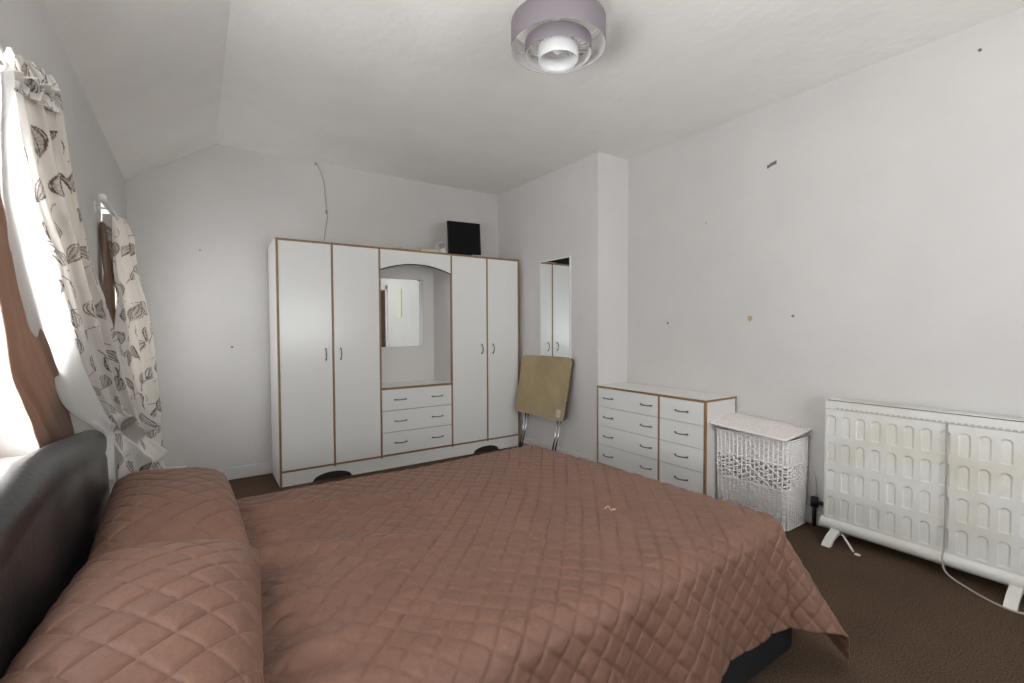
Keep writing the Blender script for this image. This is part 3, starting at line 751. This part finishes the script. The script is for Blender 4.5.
# dark slot line, cover plate
bm = boxes((rx+.002, 3.17, ry0, ry1, .8165, .821), bev=.001); obj('top_plate', bm, M['enamel'], ra_)
bm = bmesh.new(); sec = [(rx+.012+.034*math.cos(a)*1.0, .086+.034*math.sin(a)) for a in [2*PI*k/20 for k in range(20)]]
prism(bm, sec, 'y', ry0-.006, ry1+.012); obj('bottom_roll', bm, M['enamel'], ra_, False)
for yy in (1.178, .452):
    bm = bmesh.new(); o_ = [(3.07, .075), (3.045, .06), (3.0, .045), (2.955, .018), (2.935, .0), (2.965, .0), (2.99, .022), (3.03, .036), (3.09, .045), (3.15, .045), (3.165, .0), (3.185, .0), (3.17, .075)]
    prism(bm, o_, 'y', yy-.022, yy+.022); obj('foot', bm, M['enamel'], ra_)
under(ra_)
ra_.rotation_euler = (0, 0, math.radians(.0))

# radiator power cable
bm = bmesh.new(); tube(bm, smooth_path([(3.068, .703, .765), (3.064, .703, .6), (3.064, .70, .35), (3.056, .70, .16), (3.028, .70, .098), (3.02, .68, .04), (3.0, .60, .008), (2.94, .50, .006), (2.93, .42, .006), (3.0, .36, .006), (3.1, .30, .006)], 8), .0045, 8)
tag(obj('power_cable', bm, M['cable'], None, True), 'grey power cable hanging down the front of the radiator and trailing on the carpet', 'cable')
bm = bmesh.new(); tube(bm, [(3.03, 1.13, .062), (2.975, 1.055, .008)], .006, 8)
tag(obj('white_prop', bm, M['plastic_w'], None, True), 'short white rod propped from the radiator foot to the carpet', 'rod')
bm = bmesh.new(); box(bm, 2.955, 2.975, 1.02, 1.045, 0, .007, bev=.002)
tag(obj('plastic_chip', bm, M['plastic_w'], None), 'small white plastic chip on the carpet by the white rod', 'chip')
# pipe with valve
pp = thing('heating_pipe', (3.19, 1.345, 0), 'black vertical heating pipe with a valve between the basket and the radiator', 'pipe')
bm = bmesh.new(); tube(bm, [(3.19, 1.345, 0), (3.19, 1.345, .16)], .012, 12); obj('pipe', bm, M['pipe'], pp, True)
bm = bmesh.new(); tube(bm, [(3.19, 1.345, .12), (3.19, 1.345, .18)], .021, 12); tube(bm, [(3.19, 1.345, .15), (3.19, 1.27, .15)], .012, 10); obj('valve', bm, M['pipe'], pp, True)
under(pp)
bm = bmesh.new(); tube(bm, smooth_path([(3.20, 1.37, .02), (3.20, 1.40, .02), (3.205, 1.36, .10), (3.2, 1.34, .24), (3.205, 1.36, .33), (3.21, 1.39, .36)], 8), .003, 6)
tag(obj('thin_cable', bm, M['cablew'], None, True), 'thin pale wire looping up the wall behind the wicker basket', 'cable')

# ------------------------------------------------------------------ ceiling lamp
LC = (1.415, 1.702)
lp = thing('ceiling_lamp', (LC[0], LC[1], ZC), 'round mauve-grey three-tier drum ceiling light with white lining', 'ceiling light')
def ring_shade(name, R_, z0, z1, m_out, m_in, parent):
    t2 = .0025; bm = bmesh.new()
    lathe(bm, [(R_, z0), (R_, z1), (R_-.001, z1+.001), (R_-.001, z0-.001)], LC, 72)
    o = obj(name, bm, m_out, parent, False)
    for p_ in o.data.polygons: p_.use_smooth = abs(p_.normal.z) < .5
    bm = bmesh.new(); lathe(bm, [(R_-.0012, z0), (R_-.0012, z1), (R_-t2, z1), (R_-t2, z0)], LC, 72)
    i_ = obj('shade_lining', bm, m_in, o, False)
    for p_ in i_.data.polygons: p_.use_smooth = abs(p_.normal.z) < .5
    return o
ring_shade('outer_shade', .2165, 2.532, 2.645, M['shade_out'], M['shade_in'], lp)
ring_shade('middle_shade', .152, 2.503, 2.562, M['shade_out'], M['shade_in'], lp)
ring_shade('inner_shade', .092, 2.476, 2.545, M['frost'], M['frost'], lp)
bm = bmesh.new()
for k in range(24):
    a = 2*PI*k/24; ca, sa = math.cos(a), math.sin(a)
    tube(bm, [(LC[0]+.09*ca, LC[1]+.09*sa, 2.54), (LC[0]+.151*ca, LC[1]+.151*sa, 2.556)], .004, 6)
for k in range(4):
    a = 2*PI*k/4+.5; ca, sa = math.cos(a), math.sin(a)
    tube(bm, [(LC[0]+.152*ca, LC[1]+.152*sa, 2.556), (LC[0]+.2155*ca, LC[1]+.2155*sa, 2.57)], .0028, 6)
    tube(bm, [(LC[0]+.018*ca, LC[1]+.018*sa, 2.64), (LC[0]+.152*ca, LC[1]+.152*sa, 2.56)], .0028, 6)
obj('wire_frame', bm, M['clear'], lp, True)
bm = bmesh.new(); lathe(bm, [(.001, ZC-.001), (.09, ZC-.001), (.09, ZC-.014), (.075, ZC-.022), (.001, ZC-.024)], LC, 64, closed=False)
obj('back_plate', bm, M['shade_in'], lp, False)
bm = bmesh.new(); lathe(bm, [(.001, ZC-.01), (.05, ZC-.01), (.045, ZC-.035), (.022, ZC-.045), (.02, 2.60), (.001, 2.60)], LC, 32, closed=False); obj('lamp_holder', bm, M['plastic_w'], lp, True)
bm = bmesh.new(); lathe(bm, [(.013, 2.61), (.016, 2.59), (.03, 2.565), (.033, 2.545), (.028, 2.523), (.014, 2.51), (.0005, 2.507)], LC, 28, closed=False); obj('bulb', bm, M['bulb'], lp, True)
under(lp)

# ------------------------------------------------------------------ things on the walls
bm = bmesh.new(); yb = YB-.005
tube(bm, smooth_path([(.925, yb, 2.728), (.945, yb, 2.70), (.99, yb, 2.58), (1.005, yb, 2.42), (1.012, yb, 2.30), (1.02, yb, 2.25), (.995, yb, 2.10), (.985, yb, 1.95)], 8), .0032, 6)
tube(bm, [(1.012, yb-.006, 2.285), (1.012, yb-.006, 2.315)], .009, 8); box(bm, .915, .94, yb-.006, YB-.001, 2.705, 2.724, bev=.002)
tag(obj('aerial_cable', bm, M['cable'], None, True), 'thin grey cable running down the back wall from the ceiling to the wardrobe', 'cable')
bm = boxes((-.235, -.075, YB-.045, YB-.016, 0, .172), bev=.004)
so = tag(obj('cable_box', bm, M['plastic_w'], None), 'small white box on the back wall skirting beside the far curtain', 'box')

def blob(name, x, y, z, ry_, rz_, m_, label, cat, seed, th=.003, axis='x'):
    rs = random.Random(seed); n = 14; pl_ = []
    for k in range(n):
        a = 2*PI*k/n; q_ = rs.uniform(.75, 1.1); pl_.append((math.cos(a)*ry_*q_, math.sin(a)*rz_*q_))
    bm = bmesh.new()
    if axis == 'x': prism(bm, [(y+u, z+v_) for u, v_ in pl_], 'x', x-th, x)
    else: prism(bm, [(x+u, z+v_) for u, v_ in pl_], 'y', y-th, y)
    return tag(obj(name, bm, m_, None), label, cat)
bm = bmesh.new()
for k, (dy, dz) in enumerate([(.024, -.012), (.008, -.004), (-.008, .0), (-.022, .004)]):
    box(bm, XR-.003, XR, 1.649+dy-.008, 1.649+dy+.008, 2.334+dz-.011-.002*(k % 2), 2.334+dz+.011, bev=.001)
tag(obj('tape_scrap', bm, M['spot_dark'], None), 'dark grey scrap stuck high on the right wall', 'scrap')
blob('filler_patch', XR, 1.787, 1.304, .018, .022, M['spot_tan'], 'tan patch of old filler on the right wall above the basket', 'patch', 1)
blob('wall_plug', XR, 1.502, 1.315, .009, .009, M['spot_dark'], 'small dark plug hole on the right wall, right of the tan patch', 'wall plug', 2)
blob('wall_plug', XR, 2.474, 1.279, .009, .011, M['spot_dark'], 'small dark plug hole on the right wall above the chest of drawers', 'wall plug', 3)
blob('wall_plug', XR, 2.135, 2.032, .007, .007, M['spot_tan'], 'faint small mark high on the right wall, left of the dark scrap', 'wall plug', 4, .002)
blob('wall_plug', XR, .651, 2.60, .008, .008, M['spot_dark'], 'small dark mark high on the right wall near the ceiling at the right edge', 'wall plug', 5, .002)
blob('wall_plug', .252, YB, 1.095, .010, .009, M['spot_dark'], 'small dark plug hole low on the back wall left of the wardrobe', 'wall plug', 6, .003, 'y')
blob('wall_plug', .048, YB, 1.872, .008, .006, M['spot_dark'], 'tiny dark mark high on the back wall left of the wardrobe', 'wall plug', 7, .002, 'y')
# narrow pale green hanging on the right wall behind the camera (seen in the wardrobe mirror)
bm = boxes((XR-.012, XR, .12, .36, 1.45, 1.98), bev=.002)
tag(obj('picture_panel', bm, M['pale_green'], None), 'narrow pale green panel on the right wall, seen only in the wardrobe mirror', 'picture')

# ------------------------------------------------------------------ light
sc = bpy.context.scene
wd = bpy.data.worlds.new('sky'); sc.world = wd; wd.use_nodes = True
bg = wd.node_tree.nodes['Background']; bg.inputs[0].default_value = (.93, .97, 1, 1); bg.inputs[1].default_value = 4.6
def daylight(name, loc, rot, sx, sy, power, col=(.955, .98, 1)):
    l = bpy.data.lights.new(name, 'AREA'); l.shape = 'RECTANGLE'; l.size = sx; l.size_y = sy; l.energy = power; l.color = col
    o = bpy.data.objects.new(name, l); COL.objects.link(o); o.location = loc; o.rotation_euler = rot
daylight('daylight_near_window', (XL-.55, (W1[0]+W1[1])/2, 1.0), (0, math.radians(-90-48), 0), 1.1, 2.2, 145)
daylight('daylight_far_window', (XL-.5, (W2[0]+W2[1])/2, 1.3), (0, math.radians(-90-10), 0), 1.1, .8, 12)
daylight('fill_light_front', ((WFILL[0]+WFILL[1])/2, YF-.6, 1.1), (math.radians(90+42), 0, 0), 1.9, 1.3, 60)  # added fill light, shining in through the invented window behind the camera

# ------------------------------------------------------------------ camera
yaw, pitch, roll = .5949, .0307, -.004
fw = Vector((math.sin(yaw)*math.cos(pitch), math.cos(yaw)*math.cos(pitch), -math.sin(pitch)))
rt = Vector((math.cos(yaw), -math.sin(yaw), 0)); up = rt.cross(fw)
r2 = rt*math.cos(roll)+up*math.sin(roll); u2 = -rt*math.sin(roll)+up*math.cos(roll)
cd = bpy.data.cameras.new('camera'); co = bpy.data.objects.new('camera', cd); COL.objects.link(co)
mw = Matrix((r2, u2, -fw)).transposed().to_4x4(); mw.translation = Vector((0, 0, 1.25)); co.matrix_world = mw
cd.sensor_fit = 'HORIZONTAL'; cd.sensor_width = 36; cd.lens = 36*468.8/1024; cd.clip_start = .02
sc.camera = co
sc.view_settings.view_transform = 'Standard'; sc.view_settings.look = 'None'; sc.view_settings.gamma = 1; sc.view_settings.use_curve_mapping = False
sc.view_settings.exposure = 0.0
sc.cycles.use_denoising = True
sc.cycles.max_bounces = 12; sc.cycles.diffuse_bounces = 8
